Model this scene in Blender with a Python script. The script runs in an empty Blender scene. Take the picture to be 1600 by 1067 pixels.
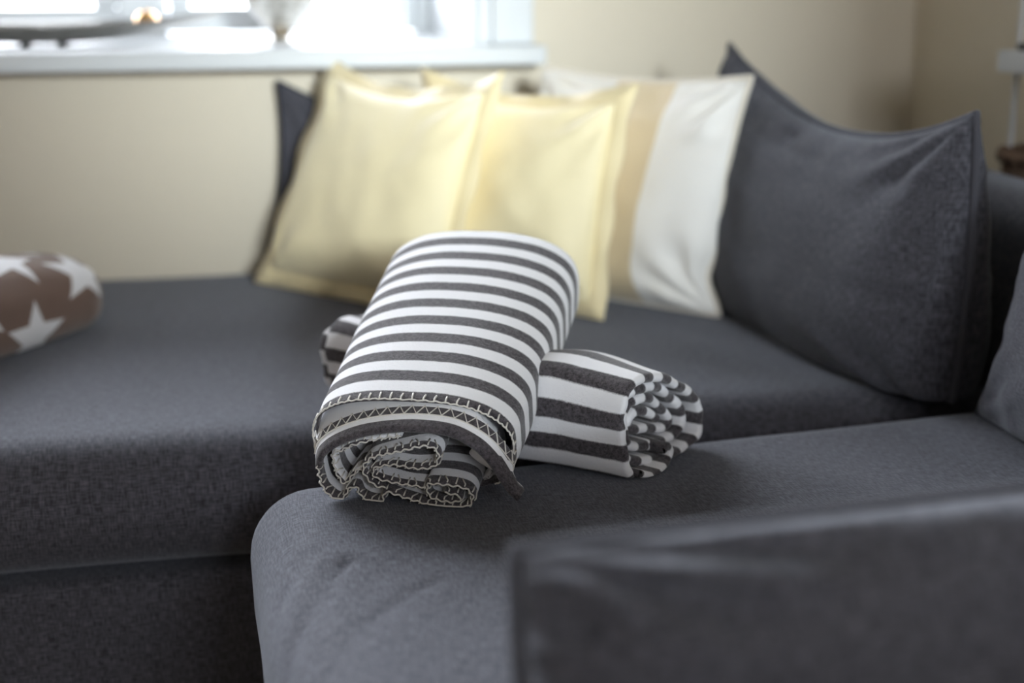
import bpy, bmesh, math, random
import numpy as np
from mathutils import Vector, Matrix, noise

# ------------------------------------------------------------------ camera, world, light, exposure
S = bpy.context.scene
COL = S.collection
cam_data = bpy.data.cameras.new('camera')
cam = bpy.data.objects.new('camera', cam_data)
COL.objects.link(cam)
cam.location = (0, 0, 0.99)
cam.rotation_euler = (math.radians(90 - 15), 0, math.radians(-13))
cam_data.sensor_width = 36
cam_data.lens = 50
cam_data.clip_start = 0.02
cam_data.dof.use_dof = True
cam_data.dof.focus_distance = 1.47
cam_data.dof.aperture_fstop = 1.9
S.camera = cam

world = bpy.data.worlds.new('overcast_sky')
S.world = world
world.use_nodes = True
wn = world.node_tree
wn.nodes.clear()
w_out = wn.nodes.new('ShaderNodeOutputWorld')
w_bg = wn.nodes.new('ShaderNodeBackground')
w_bg.inputs['Color'].default_value = (0.88, 0.93, 1.0, 1)
SKY_HORIZON, SKY_ZENITH = 23.5, 14.0
# overcast sky with an added gradient: bright towards the horizon, dimmed overhead
w_tc = wn.nodes.new('ShaderNodeTexCoord')
w_sep = wn.nodes.new('ShaderNodeSeparateXYZ')
w_ramp = wn.nodes.new('ShaderNodeMapRange')
wn.links.new(w_tc.outputs['Generated'], w_sep.inputs[0])
wn.links.new(w_sep.outputs[2], w_ramp.inputs[0])
for _i, _v in enumerate((0.30, 0.80, SKY_HORIZON, SKY_ZENITH)):
    w_ramp.inputs[_i + 1].default_value = _v
w_gnd = wn.nodes.new('ShaderNodeMapRange')          # pale ground below the horizon
wn.links.new(w_sep.outputs[2], w_gnd.inputs[0])
for _i, _v in enumerate((-0.06, 0.06, 0.09, 1.0)):
    w_gnd.inputs[_i + 1].default_value = _v
w_mul = wn.nodes.new('ShaderNodeMath')
w_mul.operation = 'MULTIPLY'
wn.links.new(w_ramp.outputs[0], w_mul.inputs[0])
wn.links.new(w_gnd.outputs[0], w_mul.inputs[1])
wn.links.new(w_mul.outputs[0], w_bg.inputs['Strength'])
wn.links.new(w_bg.outputs[0], w_out.inputs[0])


def portal(name, loc, rot, sx, sy):
    l = bpy.data.lights.new(name, 'AREA')
    l.shape = 'RECTANGLE'
    l.size = sx
    l.size_y = sy
    l.cycles.is_portal = True
    o = bpy.data.objects.new(name, l)
    COL.objects.link(o)
    o.location = loc
    o.rotation_euler = rot
    return o


# daylight portals in the two window openings (they only guide the sky light)
portal('daylight_portal', (-0.605, 3.16, 1.645), (math.radians(-90), 0, 0), 2.3, 1.62)
portal('daylight_portal', (0.70, -2.78, 1.83), (math.radians(90), 0, 0), 0.92, 0.74)
# sun added to light the back wall through the unseen window behind the camera
sun_data = bpy.data.lights.new('added_sun', 'SUN')
sun_data.energy = 4.6
sun_data.angle = math.radians(11)
sun_data.color = (0.86, 0.96, 1.0)
sun = bpy.data.objects.new('added_sun', sun_data)
COL.objects.link(sun)
sun.location = (0.8, -4.0, 2.2)
sun.rotation_euler = Vector((-0.05, 0.983, -0.174)).to_track_quat('-Z', 'Y').to_euler()
S.view_settings.view_transform = 'Standard'
S.view_settings.look = 'None'
S.view_settings.exposure = 0.38
S.view_settings.gamma = 1.0
S.view_settings.use_curve_mapping = False
S.cycles.max_bounces = 8
S.cycles.diffuse_bounces = 5
S.cycles.transparent_max_bounces = 12


# ------------------------------------------------------------------ node helpers
class NT:
    def __init__(self, name):
        self.m = bpy.data.materials.new(name)
        self.m.use_nodes = True
        self.t = self.m.node_tree
        self.t.nodes.clear()
        self.out = self.t.nodes.new('ShaderNodeOutputMaterial')
        self.b = self.t.nodes.new('ShaderNodeBsdfPrincipled')
        self.t.links.new(self.b.outputs[0], self.out.inputs[0])

    def n(self, kind, **kw):
        nd = self.t.nodes.new(kind)
        for k, v in kw.items():
            setattr(nd, k, v)
        return nd

    def link(self, a, b):
        self.t.links.new(a, b)

    def setv(self, **kw):
        for k, v in kw.items():
            self.b.inputs[k.replace('_', ' ')].default_value = v

    def math(self, op, a, b=None, c=None):
        nd = self.n('ShaderNodeMath', operation=op)
        for i, v in enumerate((a, b, c)):
            if v is None:
                continue
            if hasattr(v, 'node'):
                self.link(v, nd.inputs[i])
            else:
                nd.inputs[i].default_value = v
        return nd.outputs[0]

    def mapr(self, v, a, b, c=0.0, d=1.0):
        nd = self.n('ShaderNodeMapRange')
        self.link(v, nd.inputs[0])
        for i, x in enumerate((a, b, c, d)):
            nd.inputs[i + 1].default_value = x
        return nd.outputs[0]

    def mix(self, f, a, b, blend='MIX'):
        nd = self.n('ShaderNodeMix', data_type='RGBA', blend_type=blend)
        if hasattr(f, 'node'):
            self.link(f, nd.inputs[0])
        else:
            nd.inputs[0].default_value = f
        for i, v in ((6, a), (7, b)):
            if hasattr(v, 'node'):
                self.link(v, nd.inputs[i])
            else:
                nd.inputs[i].default_value = (*v, 1)
        return nd.outputs[2]

    def noise(self, vec, scale, detail=2.0, rough=0.5):
        nd = self.n('ShaderNodeTexNoise')
        if vec is not None:
            self.link(vec, nd.inputs['Vector'])
        nd.inputs['Scale'].default_value = scale
        nd.inputs['Detail'].default_value = detail
        nd.inputs['Roughness'].default_value = rough
        return nd.outputs[0]

    def vscale(self, vec, s):
        nd = self.n('ShaderNodeVectorMath', operation='MULTIPLY')
        self.link(vec, nd.inputs[0])
        nd.inputs[1].default_value = s
        return nd.outputs[0]

    def uv(self):
        return self.n('ShaderNodeTexCoord').outputs['UV']

    def obj(self):
        return self.n('ShaderNodeTexCoord').outputs['Object']

    def bump(self, h, strength, dist):
        nd = self.n('ShaderNodeBump')
        nd.inputs['Strength'].default_value = strength
        nd.inputs['Distance'].default_value = dist
        self.link(h, nd.inputs['Height'])
        self.link(nd.outputs[0], self.b.inputs['Normal'])


def plain(name, col, rough=0.6, metal=0.0, nscale=40, namp=0.06, bump=0.0):
    t = NT(name)
    f = t.noise(t.obj(), nscale, 3)
    lo = tuple(c * (1 - namp) for c in col)
    hi = tuple(min(1, c * (1 + namp)) for c in col)
    t.link(t.mix(f, lo, hi), t.b.inputs['Base Color'])
    t.setv(Roughness=rough, Metallic=metal)
    if bump:
        t.bump(f, bump, 0.002)
    return t.m


def weave(name, dark, light, thread=0.0013, bump=0.35, sheen=0.25):
    """plain-woven upholstery, UV in metres"""
    t = NT(name)
    uv = t.uv()
    k = 1.0 / thread
    a = t.noise(t.vscale(uv, (k, k * 0.10, 1)), 1.0, 1.5)
    b = t.noise(t.vscale(uv, (k * 0.10, k, 1)), 1.0, 1.5)
    # the over-under cells of the cloth
    sep = t.n('ShaderNodeSeparateXYZ')
    t.link(uv, sep.inputs[0])
    su = t.math('SINE', t.math('MULTIPLY', sep.outputs[0], k * 3.3))
    sv = t.math('SINE', t.math('MULTIPLY', sep.outputs[1], k * 3.3))
    cell = t.math('MULTIPLY', su, sv)
    slub = t.noise(t.vscale(uv, (420, 9, 1)), 1.0, 2)
    slub2 = t.noise(t.vscale(uv, (9, 420, 1)), 1.0, 2)
    h = t.math('ADD', t.math('ADD', a, b), t.math('MULTIPLY', cell, 0.10))
    hh = t.math('ADD', h, t.math('MULTIPLY', t.math('ADD', slub, slub2), 0.22))
    f = t.mapr(hh, 1.03, 1.58)
    t.link(t.mix(f, dark, light), t.b.inputs['Base Color'])
    t.setv(Roughness=0.92, Sheen_Weight=sheen, Sheen_Roughness=0.5)
    t.b.inputs['Sheen Tint'].default_value = (0.75, 0.8, 0.9, 1)
    t.b.inputs['Specular IOR Level'].default_value = 0.15
    t.bump(h, bump, 0.0006)
    return t.m


def silk(name, col, rough=0.6, sheen=0.3):
    t = NT(name)
    uv = t.uv()
    a = t.noise(t.vscale(uv, (40, 900, 1)), 1.0, 2)
    lo = tuple(c * 0.92 for c in col)
    hi = tuple(min(1, c * 1.06) for c in col)
    t.link(t.mix(a, lo, hi), t.b.inputs['Base Color'])
    t.setv(Roughness=rough, Sheen_Weight=sheen)
    t.bump(a, 0.12, 0.0005)
    return t.m


def banded(name, bands, width):
    """cushion cover of sewn cloth panels; bands = [(upto fraction of the width, colour)]"""
    t = NT(name)
    uv = t.uv()
    sep = t.n('ShaderNodeSeparateXYZ')
    t.link(uv, sep.inputs[0])
    r = t.n('ShaderNodeValToRGB')
    r.color_ramp.interpolation = 'CONSTANT'
    t.link(t.math('DIVIDE', sep.outputs[0], width), r.inputs[0])
    el = r.color_ramp.elements
    el[0].position, el[0].color = 0.0, (*bands[0][1], 1)
    el[1].position, el[1].color = bands[0][0], (*bands[1][1], 1)
    for i in range(2, len(bands)):
        e = el.new(bands[i - 1][0])
        e.color = (*bands[i][1], 1)
    a = t.noise(t.vscale(uv, (40, 900, 1)), 1.0, 2)
    t.link(t.mix(t.mapr(a, 0, 1, 0, 0.10), r.outputs[0], (0.35, 0.3, 0.25)), t.b.inputs['Base Color'])
    t.setv(Roughness=0.58, Sheen_Weight=0.3)
    t.bump(a, 0.12, 0.0005)
    return t.m


def fleece_stripes(name, dark, light):
    """UV.y counts stripe pairs: dark where its fraction is below one half"""
    t = NT(name)
    uv = t.uv()
    ob = t.obj()
    sep = t.n('ShaderNodeSeparateXYZ')
    t.link(uv, sep.inputs[0])
    fine = t.noise(ob, 750, 3, 0.75)
    mid = t.noise(ob, 260, 3, 0.6)
    wob = t.noise(ob, 40, 2)
    ph = t.math('ADD', sep.outputs[1], t.math('MULTIPLY', t.math('SUBTRACT', fine, 0.5), 0.10))
    ph = t.math('ADD', ph, t.math('MULTIPLY', t.math('SUBTRACT', wob, 0.5), 0.06))
    tri = t.math('PINGPONG', t.math('SUBTRACT', ph, 0.25), 0.5)
    f = t.mapr(tri, 0.225, 0.275)
    dk = t.mix(t.mapr(t.math('ADD', t.math('MULTIPLY', fine, 0.5), t.math('MULTIPLY', mid, 0.5)), 0.38, 0.62),
               tuple(c * 0.45 for c in dark), tuple(c * 2.1 for c in dark))
    lt = t.mix(mid, tuple(c * 0.96 for c in light), light)
    t.link(t.mix(f, dk, lt), t.b.inputs['Base Color'])
    t.setv(Roughness=0.95, Sheen_Weight=0.35, Sheen_Roughness=0.45)
    t.b.inputs['Specular IOR Level'].default_value = 0.1
    t.bump(t.math('ADD', fine, mid), 0.6, 0.0012)
    return t.m


def star_fleece(name, ground, light, stars):
    """brown fleece with five-pointed stars woven in; stars = [(u, v, radius, turn)] in UV metres"""
    t = NT(name)
    uv = t.uv()
    ob = t.obj()
    fine = t.noise(ob, 700, 3, 0.7)
    sep = t.n('ShaderNodeSeparateXYZ')
    t.link(uv, sep.inputs[0])
    total = None
    q = math.pi / 5
    for (cu, cv, R, rot) in stars:
        du = t.math('SUBTRACT', sep.outputs[0], cu)
        dv = t.math('SUBTRACT', sep.outputs[1], cv)
        r = t.math('SQRT', t.math('ADD', t.math('MULTIPLY', du, du), t.math('MULTIPLY', dv, dv)))
        a = t.math('ADD', t.math('ARCTAN2', dv, du), rot + 20 * q)
        a = t.math('PINGPONG', a, q)
        ri = R * 0.42
        p = (R, 0.0)
        c = (ri * math.cos(q), ri * math.sin(q))
        nx, ny = c[1] - p[1], -(c[0] - p[0])
        ln = math.hypot(nx, ny)
        nx, ny = nx / ln, ny / ln
        x = t.math('MULTIPLY', r, t.math('COSINE', a))
        y = t.math('MULTIPLY', r, t.math('SINE', a))
        d = t.math('ADD', t.math('MULTIPLY', t.math('SUBTRACT', x, R), nx), t.math('MULTIPLY', y, ny))
        f = t.mapr(d, 0.0008, -0.0008)
        total = f if total is None else t.math('MAXIMUM', total, f)
    g = t.mix(fine, tuple(c * 0.8 for c in ground), tuple(c * 1.2 for c in ground))
    t.link(t.mix(total, g, light), t.b.inputs['Base Color'])
    t.setv(Roughness=0.95, Sheen_Weight=0.35)
    t.b.inputs['Specular IOR Level'].default_value = 0.1
    t.bump(fine, 0.5, 0.0012)
    return t.m


def glass(name):
    t = NT(name)
    tr = t.n('ShaderNodeBsdfTransparent')
    gl = t.n('ShaderNodeBsdfGlossy')
    gl.inputs['Roughness'].default_value = 0.02
    mx = t.n('ShaderNodeMixShader')
    fr = t.n('ShaderNodeFresnel')
    fr.inputs[0].default_value = 1.45
    t.link(fr.outputs[0], mx.inputs[0])
    t.link(tr.outputs[0], mx.inputs[1])
    t.link(gl.outputs[0], mx.inputs[2])
    t.link(mx.outputs[0], t.out.inputs[0])
    return t.m


def mercury_glass(name):
    t = NT(name)
    ob = t.obj()
    v = t.n('ShaderNodeTexVoronoi')
    v.inputs['Scale'].default_value = 95
    t.link(ob, v.inputs['Vector'])
    n = t.noise(ob, 60, 4, 0.7)
    t.link(t.mix(t.mapr(n, 0.35, 0.65), (0.46, 0.43, 0.37), (0.86, 0.84, 0.80)), t.b.inputs['Base Color'])
    t.setv(Metallic=0.75, Roughness=0.28)
    t.bump(v.outputs[0], 0.8, 0.004)
    return t.m


M = {}
M['charcoal'] = weave('charcoal_weave', (0.034, 0.0335, 0.041), (0.140, 0.138, 0.164))
M['charcoal_pillow'] = weave('charcoal_pillow_weave', (0.036, 0.0355, 0.043), (0.124, 0.121, 0.142))
M['charcoal_seam'] = weave('charcoal_seam_cloth', (0.018, 0.02, 0.028), (0.05, 0.053, 0.066))
M['wall'] = plain('cream_wall_paint', (0.70, 0.63, 0.51), 0.75, nscale=60, namp=0.02, bump=0.05)
M['white'] = plain('white_gloss_paint', (0.65, 0.67, 0.685), 0.5, nscale=12, namp=0.01)
M['ceiling'] = plain('white_ceiling_paint', (0.82, 0.81, 0.78), 0.8, nscale=30, namp=0.02)
M['floor'] = plain('oak_floor', (0.17, 0.11, 0.07), 0.45, nscale=7, namp=0.2)
M['glass'] = glass('window_glass')
M['yellow'] = silk('pale_yellow_silk', (0.92, 0.81, 0.52))
M['yellow_edge'] = silk('yellow_flange_silk', (0.86, 0.73, 0.44))
M['cream_edge'] = silk('cream_piping', (0.78, 0.72, 0.62))
M['thread'] = plain('cream_thread', (0.74, 0.71, 0.66), 0.8, nscale=900, namp=0.1)
M['stripes'] = fleece_stripes('charcoal_white_striped_fleece', (0.064, 0.057, 0.063), (0.945, 0.94, 0.97))
M['silver'] = plain('brushed_aluminium', (0.55, 0.54, 0.52), 0.28, 1.0, 30, 0.05)
M['dark_rubber'] = plain('dark_foot', (0.05, 0.05, 0.05), 0.5)
M['mercury'] = mercury_glass('mottled_silver_glass')
M['bronze'] = plain('tarnished_bronze', (0.22, 0.18, 0.13), 0.4, 0.7)
M['gold'] = plain('gold_glint', (0.90, 0.52, 0.20), 0.15, 1.0, 30, 0.05)  # warm colour of the glint, for the added ball
M['black'] = plain('black_plastic', (0.02, 0.02, 0.022), 0.4)
M['wicker'] = plain('brown_wicker', (0.16, 0.10, 0.065), 0.8, nscale=60, namp=0.4)


# ------------------------------------------------------------------ mesh helpers
def obj(name, verts, faces, mat, parent=None, uvs=None, loc=None, smooth=True):
    """verts in world metres; loc = origin of the object (or its parent's origin is used)"""
    verts = np.asarray(verts, dtype=float)
    if parent is not None:
        org = np.array(parent['_org'])
    else:
        if loc is None:
            lo, hi = verts.min(0), verts.max(0)
            loc = ((lo[0] + hi[0]) / 2, (lo[1] + hi[1]) / 2, lo[2])
        org = np.array(loc)
    me = bpy.data.meshes.new(name)
    me.from_pydata([tuple(v) for v in verts - org], [], [tuple(f) for f in faces])
    me.validate()
    me.update()
    if smooth:
        me.polygons.foreach_set('use_smooth', [True] * len(me.polygons))
    if uvs is not None:
        lay = me.uv_layers.new(name='UVMap')
        if callable(uvs):
            for p in me.polygons:
                nn = p.normal
                for li in p.loop_indices:
                    v = me.vertices[me.loops[li].vertex_index].co
                    lay.data[li].uv = uvs(v, nn)
        else:
            for p in me.polygons:
                for li in p.loop_indices:
                    lay.data[li].uv = uvs[me.loops[li].vertex_index]
    me.materials.append(mat)
    o = bpy.data.objects.new(name, me)
    COL.objects.link(o)
    if parent is not None:
        o.parent = parent
    else:
        o.location = org
    o['_org'] = [float(x) for x in org]
    bm = bmesh.new()
    bm.from_mesh(me)
    bmesh.ops.recalc_face_normals(bm, faces=bm.faces)
    bm.to_mesh(me)
    bm.free()
    return o


def empty(name, loc):
    o = bpy.data.objects.new(name, None)
    COL.objects.link(o)
    o.location = loc
    o.empty_display_size = 0.05
    o['_org'] = [float(x) for x in loc]
    return o


def tag(o, label, cat, group=None):
    o['label'] = label
    o['category'] = cat
    if group:
        o['group'] = group
    return o


def structure(o):
    o['kind'] = 'structure'
    return o


def boxmap(v, n):
    a = (abs(n[0]), abs(n[1]), abs(n[2]))
    if a[2] >= a[0] and a[2] >= a[1]:
        return (v[0], v[1])
    if a[1] >= a[0]:
        return (v[0], v[2])
    return (v[1], v[2])


class MB:
    def __init__(self):
        self.v, self.f, self.uv = [], [], []

    def add(self, verts, faces, uvs=None):
        b = len(self.v)
        self.v += [tuple(x) for x in verts]
        self.f += [tuple(i + b for i in f) for f in faces]
        self.uv += list(uvs) if uvs is not None else [(0, 0)] * len(verts)

    def box(self, x0, x1, y0, y1, z0, z1, bev=0.0):
        bm = bmesh.new()
        bmesh.ops.create_cube(bm, size=1)
        for v in bm.verts:
            v.co = Vector(((x0 + x1) / 2 + v.co.x * (x1 - x0), (y0 + y1) / 2 + v.co.y * (y1 - y0),
                           (z0 + z1) / 2 + v.co.z * (z1 - z0)))
        if bev:
            bmesh.ops.bevel(bm, geom=bm.edges[:] , offset=bev, segments=3, affect='EDGES', profile=0.5)
        bm.verts.index_update()
        self.add([v.co[:] for v in bm.verts], [[v.index for v in f.verts] for f in bm.faces])
        bm.free()

    def tube(self, pts, r, n=6, closed=False):
        pts = [Vector(p) for p in pts]
        m = len(pts)
        vs = []
        up = None
        for i in range(m):
            if closed:
                d = pts[(i + 1) % m] - pts[i - 1]
            else:
                d = pts[min(i + 1, m - 1)] - pts[max(i - 1, 0)]
            if d.length < 1e-9:
                d = Vector((1, 0, 0))
            d.normalize()
            if up is None:
                up = d.orthogonal()
            a = up - d * up.dot(d)
            if a.length < 1e-6:
                a = d.orthogonal()
            a.normalize()
            up = a
            c = d.cross(a)
            for k in range(n):
                th = 2 * math.pi * k / n
                vs.append(pts[i] + (a * math.cos(th) + c * math.sin(th)) * r)
        fs = []
        for i in range(m if closed else m - 1):
            j = (i + 1) % m
            for k in range(n):
                k2 = (k + 1) % n
                fs.append((i * n + k, i * n + k2, j * n + k2, j * n + k))
        if not closed:
            fs.append(tuple(range(n))[::-1])
            fs.append(tuple((m - 1) * n + k for k in range(n)))
        self.add(vs, fs)

    def lathe(self, prof, c, n=40):
        vs, fs = [], []
        for (r, z) in prof:
            for k in range(n):
                th = 2 * math.pi * k / n
                vs.append((c[0] + r * math.cos(th), c[1] + r * math.sin(th), c[2] + z))
        for i in range(len(prof) - 1):
            for k in range(n):
                k2 = (k + 1) % n
                fs.append((i * n + k, i * n + k2, (i + 1) * n + k2, (i + 1) * n + k))
        fs.append(tuple(range(n))[::-1])
        fs.append(tuple((len(prof) - 1) * n + k for k in range(n)))
        self.add(vs, fs)

    def build(self, name, mat, parent=None, uvs=None, smooth=False, loc=None):
        return obj(name, self.v, self.f, mat, parent, uvs if uvs is not None else self.uv, loc, smooth)


def catmull(p, n=8, closed=False):
    p = [np.array(x, float) for x in p]
    out = []
    m = len(p)
    for i in range(m if closed else m - 1):
        if closed:
            a, b, c, d = p[i - 1], p[i], p[(i + 1) % m], p[(i + 2) % m]
        else:
            a, b, c, d = p[max(i - 1, 0)], p[i], p[i + 1], p[min(i + 2, m - 1)]
        for k in range(n):
            t = k / n
            out.append(0.5 * ((2 * b) + (-a + c) * t + (2 * a - 5 * b + 4 * c - d) * t * t + (-a + 3 * b - 3 * c + d) * t ** 3))
    if not closed:
        out.append(p[-1])
    return np.array(out)


def resample(p, step):
    p = np.array(p, float)
    d = np.r_[0, np.cumsum(np.linalg.norm(np.diff(p, axis=0), axis=1))]
    n = max(2, int(round(d[-1] / step)) + 1)
    s = np.linspace(0, d[-1], n)
    return np.stack([np.interp(s, d, p[:, k]) for k in range(p.shape[1])], 1), s


def ns(x, y, z=0.0):
    return noise.noise(Vector((x, y, z)))


# ------------------------------------------------------------------ room shell
YW = 2.64          # window wall
XR = 1.43          # right wall
XL = -3.6
YF = -2.6
ZC = 2.7
YG = 3.12          # glass line of the deep window niche
WX0, WX1, WZ0, WZ1 = -1.75, 0.54, 0.84, 2.45


def wall_with_hole(name, axis, pos, thick, a0, a1, h0, h1, z0, z1):
    m = MB()
    def bx(p0, p1, q0, q1):
        if p1 - p0 < 1e-6 or q1 - q0 < 1e-6:
            return
        if axis == 'y':
            m.box(p0, p1, min(pos, pos + thick), max(pos, pos + thick), q0, q1)
        else:
            m.box(min(pos, pos + thick), max(pos, pos + thick), p0, p1, q0, q1)
    bx(a0, h0, 0, ZC)
    bx(h1, a1, 0, ZC)
    bx(h0, h1, 0, z0)
    bx(h0, h1, z1, ZC)
    return structure(m.build(name, M['wall']))


wall_with_hole('wall_back', 'y', YW, 0.50, XL - 0.3, XR + 0.3, WX0, WX1, WZ0 - 0.01, WZ1)
m = MB(); m.box(XL - 0.2, XL, YF - 0.2, YW, 0, ZC); structure(m.build('wall_left', M['wall']))
m = MB(); m.box(XR, XR + 0.2, YF - 0.2, YW, 0, ZC); structure(m.build('wall_right', M['wall']))
wall_with_hole('wall_front', 'y', YF, -0.15, XL, XR + 0.2, 0.24, 1.16, 1.46, 2.2)
m = MB(); m.box(XL - 0.3, XR + 0.3, YF - 0.3, YW + 0.56, -0.1, 0); structure(m.build('floor', M['floor']))
m = MB(); m.box(XL - 0.3, XR + 0.3, YF - 0.3, YW + 0.56, ZC, ZC + 0.1); structure(m.build('ceiling', M['ceiling']))
m = MB(); m.box(XL, XR, YW - 0.015, YW, 0, 0.09, 0.003); structure(m.build('baseboard_back', M['white']))
m = MB(); m.box(XR - 0.015, XR, YF, YW - 0.015, 0, 0.09, 0.003); structure(m.build('baseboard_right', M['white']))


def window(name, axis_y=True):
    w = empty(name, (-0.4, YG, WZ0))
    structure(w)
    # sill board of the niche, its nose standing proud of the wall
    s = MB()
    s.box(WX0 - 0.117, WX1 + 0.117, 2.56, YW, WZ0 - 0.035, WZ0, 0.005)
    s.box(WX0, WX1, YW, YG + 0.02, WZ0 - 0.03, WZ0, 0.0)
    s.build('window_sill', M['white'], w)
    # casing boards on the wall face and painted lining of the niche
    c = MB()
    for sx, x in ((1, WX1), (-1, WX0)):
        c.box(min(x, x + sx * 0.028), max(x, x + sx * 0.028), YW - 0.012, YW, WZ0, WZ1 - 0.001, 0.003)
        c.box(min(x + sx * 0.028, x + sx * 0.106), max(x + sx * 0.028, x + sx * 0.106), YW - 0.024, YW, WZ0, WZ1 - 0.001, 0.005)
    c.box(WX0 - 0.106, WX1 + 0.106, YW - 0.024, YW, WZ1, WZ1 + 0.10, 0.004)
    c.build('window_casing', M['white'], w)
    li = MB()
    li.box(WX1 - 0.008, WX1, YW, YG, WZ0, WZ1)
    li.box(WX0, WX0 + 0.008, YW, YG, WZ0, WZ1)
    li.box(WX0, WX1, YW, YG, WZ1 - 0.008, WZ1)
    li.build('reveal_lining', M['white'], w)
    f = MB()
    f.box(WX0, WX0 + 0.035, YG - 0.02, YG + 0.06, WZ0, WZ1, 0.004)
    f.box(WX1 - 0.035, WX1, YG - 0.02, YG + 0.06, WZ0, WZ1, 0.004)
    f.box(-0.114, -0.015, YG - 0.035, YG + 0.06, WZ0, WZ1, 0.006)
    f.box(WX0, WX1, YG - 0.02, YG + 0.06, WZ1 - 0.04, WZ1, 0.004)
    f.build('window_frame', M['white'], w)
    for x0, x1 in ((WX0 + 0.036, -0.115), (-0.014, WX1 - 0.036)):
        a = MB()
        a.box(x0, x1, YG, YG + 0.04, WZ0 + 0.004, WZ0 + 0.055, 0.006)
        a.box(x0, x1, YG, YG + 0.04, WZ1 - 0.095, WZ1 - 0.042, 0.006)
        a.box(x0, x0 + 0.048, YG, YG + 0.04, WZ0 + 0.0555, WZ1 - 0.0955, 0.006)
        a.box(x1 - 0.048, x1, YG, YG + 0.04, WZ0 + 0.0555, WZ1 - 0.0955, 0.006)
        sash = a.build('window_sash', M['white'], w)
        p = MB()
        p.box(x0 + 0.045, x1 - 0.045, YG + 0.018, YG + 0.022, WZ0 + 0.05, WZ1 - 0.09)
        p.build('window_pane', M['glass'], sash)
    return w


window('window_1')
w2 = empty('added_window', (0.70, YF - 0.1, 1.46))  # unseen window, added and sized to shape the sun patch on the back wall
structure(w2)
f = MB()
for x0, x1 in ((0.24, 0.28), (1.12, 1.16)):
    f.box(x0, x1, YF - 0.13, YF - 0.06, 1.46, 2.2, 0.004)
f.box(0.24, 1.16, YF - 0.13, YF - 0.06, 1.46, 1.50, 0.004)
f.box(0.24, 1.16, YF - 0.13, YF - 0.06, 2.16, 2.2, 0.004)
f.build('window_frame', M['white'], w2)
p = MB(); p.box(0.28, 1.12, YF - 0.097, YF - 0.093, 1.50, 2.16); p.build('window_pane', M['glass'], w2)
p = MB(); p.box(0.19, 1.21, YF - 0.06, YF + 0.04, 1.425, 1.46, 0.005); p.build('window_sill', M['white'], w2)

# ------------------------------------------------------------------ sofa
SEAT = 0.445


def axis_pts(lo, hi, r, step):
    e = [lo + r * (1 - math.cos(math.pi / 2 * k / 7)) for k in range(8)]
    g = [hi - r * (1 - math.cos(math.pi / 2 * k / 7)) for k in range(8)][::-1]
    n = max(1, int(round((hi - lo - 2 * r) / step)))
    mid = [lo + r + (hi - lo - 2 * r) * k / n for k in range(1, n)]
    return e + mid + g


def rbox(lo, hi, r, step=0.03, disp=None):
    """soft rounded block as one closed mesh"""
    ax = [axis_pts(lo[i], hi[i], r, step) for i in range(3)]
    idx, vs, fs = {}, [], []
    lo_, hi_ = np.array(lo), np.array(hi)
    def vert(i, j, k):
        key = (i, j, k)
        if key in idx:
            return idx[key]
        p = np.array([ax[0][i], ax[1][j], ax[2][k]])
        q = np.clip(p, lo_ + r, hi_ - r)
        d = p - q
        # cube-to-sphere direction gives an even rounding
        ln = np.linalg.norm(d)
        nn = d / ln if ln > 1e-9 else np.zeros(3)
        pt = q + nn * r
        if disp is not None:
            pt = disp(pt, nn)
        idx[key] = len(vs)
        vs.append(pt)
        return idx[key]
    n = [len(a) - 1 for a in ax]
    for i in range(n[0]):
        for j in range(n[1]):
            for k in (0, n[2]):
                fs.append((vert(i, j, k), vert(i + 1, j, k), vert(i + 1, j + 1, k), vert(i, j + 1, k)))
    for i in range(n[0]):
        for k in range(n[2]):
            for j in (0, n[1]):
                fs.append((vert(i, j, k), vert(i + 1, j, k), vert(i + 1, j, k + 1), vert(i, j, k + 1)))
    for j in range(n[1]):
        for k in range(n[2]):
            for i in (0, n[0]):
                fs.append((vert(i, j, k), vert(i, j + 1, k), vert(i, j + 1, k + 1), vert(i, j, k + 1)))
    return vs, fs


def sstep(a, b, x):
    t = min(1, max(0, (x - a) / (b - a)))
    return t * t * (3 - 2 * t)


sofa = empty('sectional_sofa', (0.2, 1.6, 0))
tag(sofa, 'charcoal grey upholstered corner sofa with a deep chaise under the window', 'sofa')


def d_chaise(p, n):
    x, y, z = p
    up = max(0.0, n[2])
    z += up * (0.006 * ns(x * 3, y * 3, 1.0) - 0.004 * sstep(2.3, 2.6, y))
    fr = max(0.0, -n[1])
    y += fr * (-0.012 * math.cos((z - 0.37) / 0.16 * math.pi) + 0.005 * ns(x * 4, z * 6, 3))
    if n[1] < -0.2:
        # seam line at the bottom of the cushion sways a little
        z += 0.006 * ns(x * 3, 0.5, 7) * (1 if z < 0.36 else 0)
    return np.array((x, y, z))


vs, fs = rbox((-1.5, 1.600, 0.283), (1.07, 2.635, SEAT), 0.075, 0.03, d_chaise)
obj('seat_cushion', vs, fs, M['charcoal'], sofa, boxmap)

CREASES = [((0.045, 1.03), (0.075, 1.13), (0.125, 1.235)), ((0.085, 1.0), (0.13, 1.10), (0.20, 1.17)),
           ((0.03, 1.12), (0.06, 1.20), (0.095, 1.27))]
CREASE_PTS = [catmull(c, 10) for c in CREASES]


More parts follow.
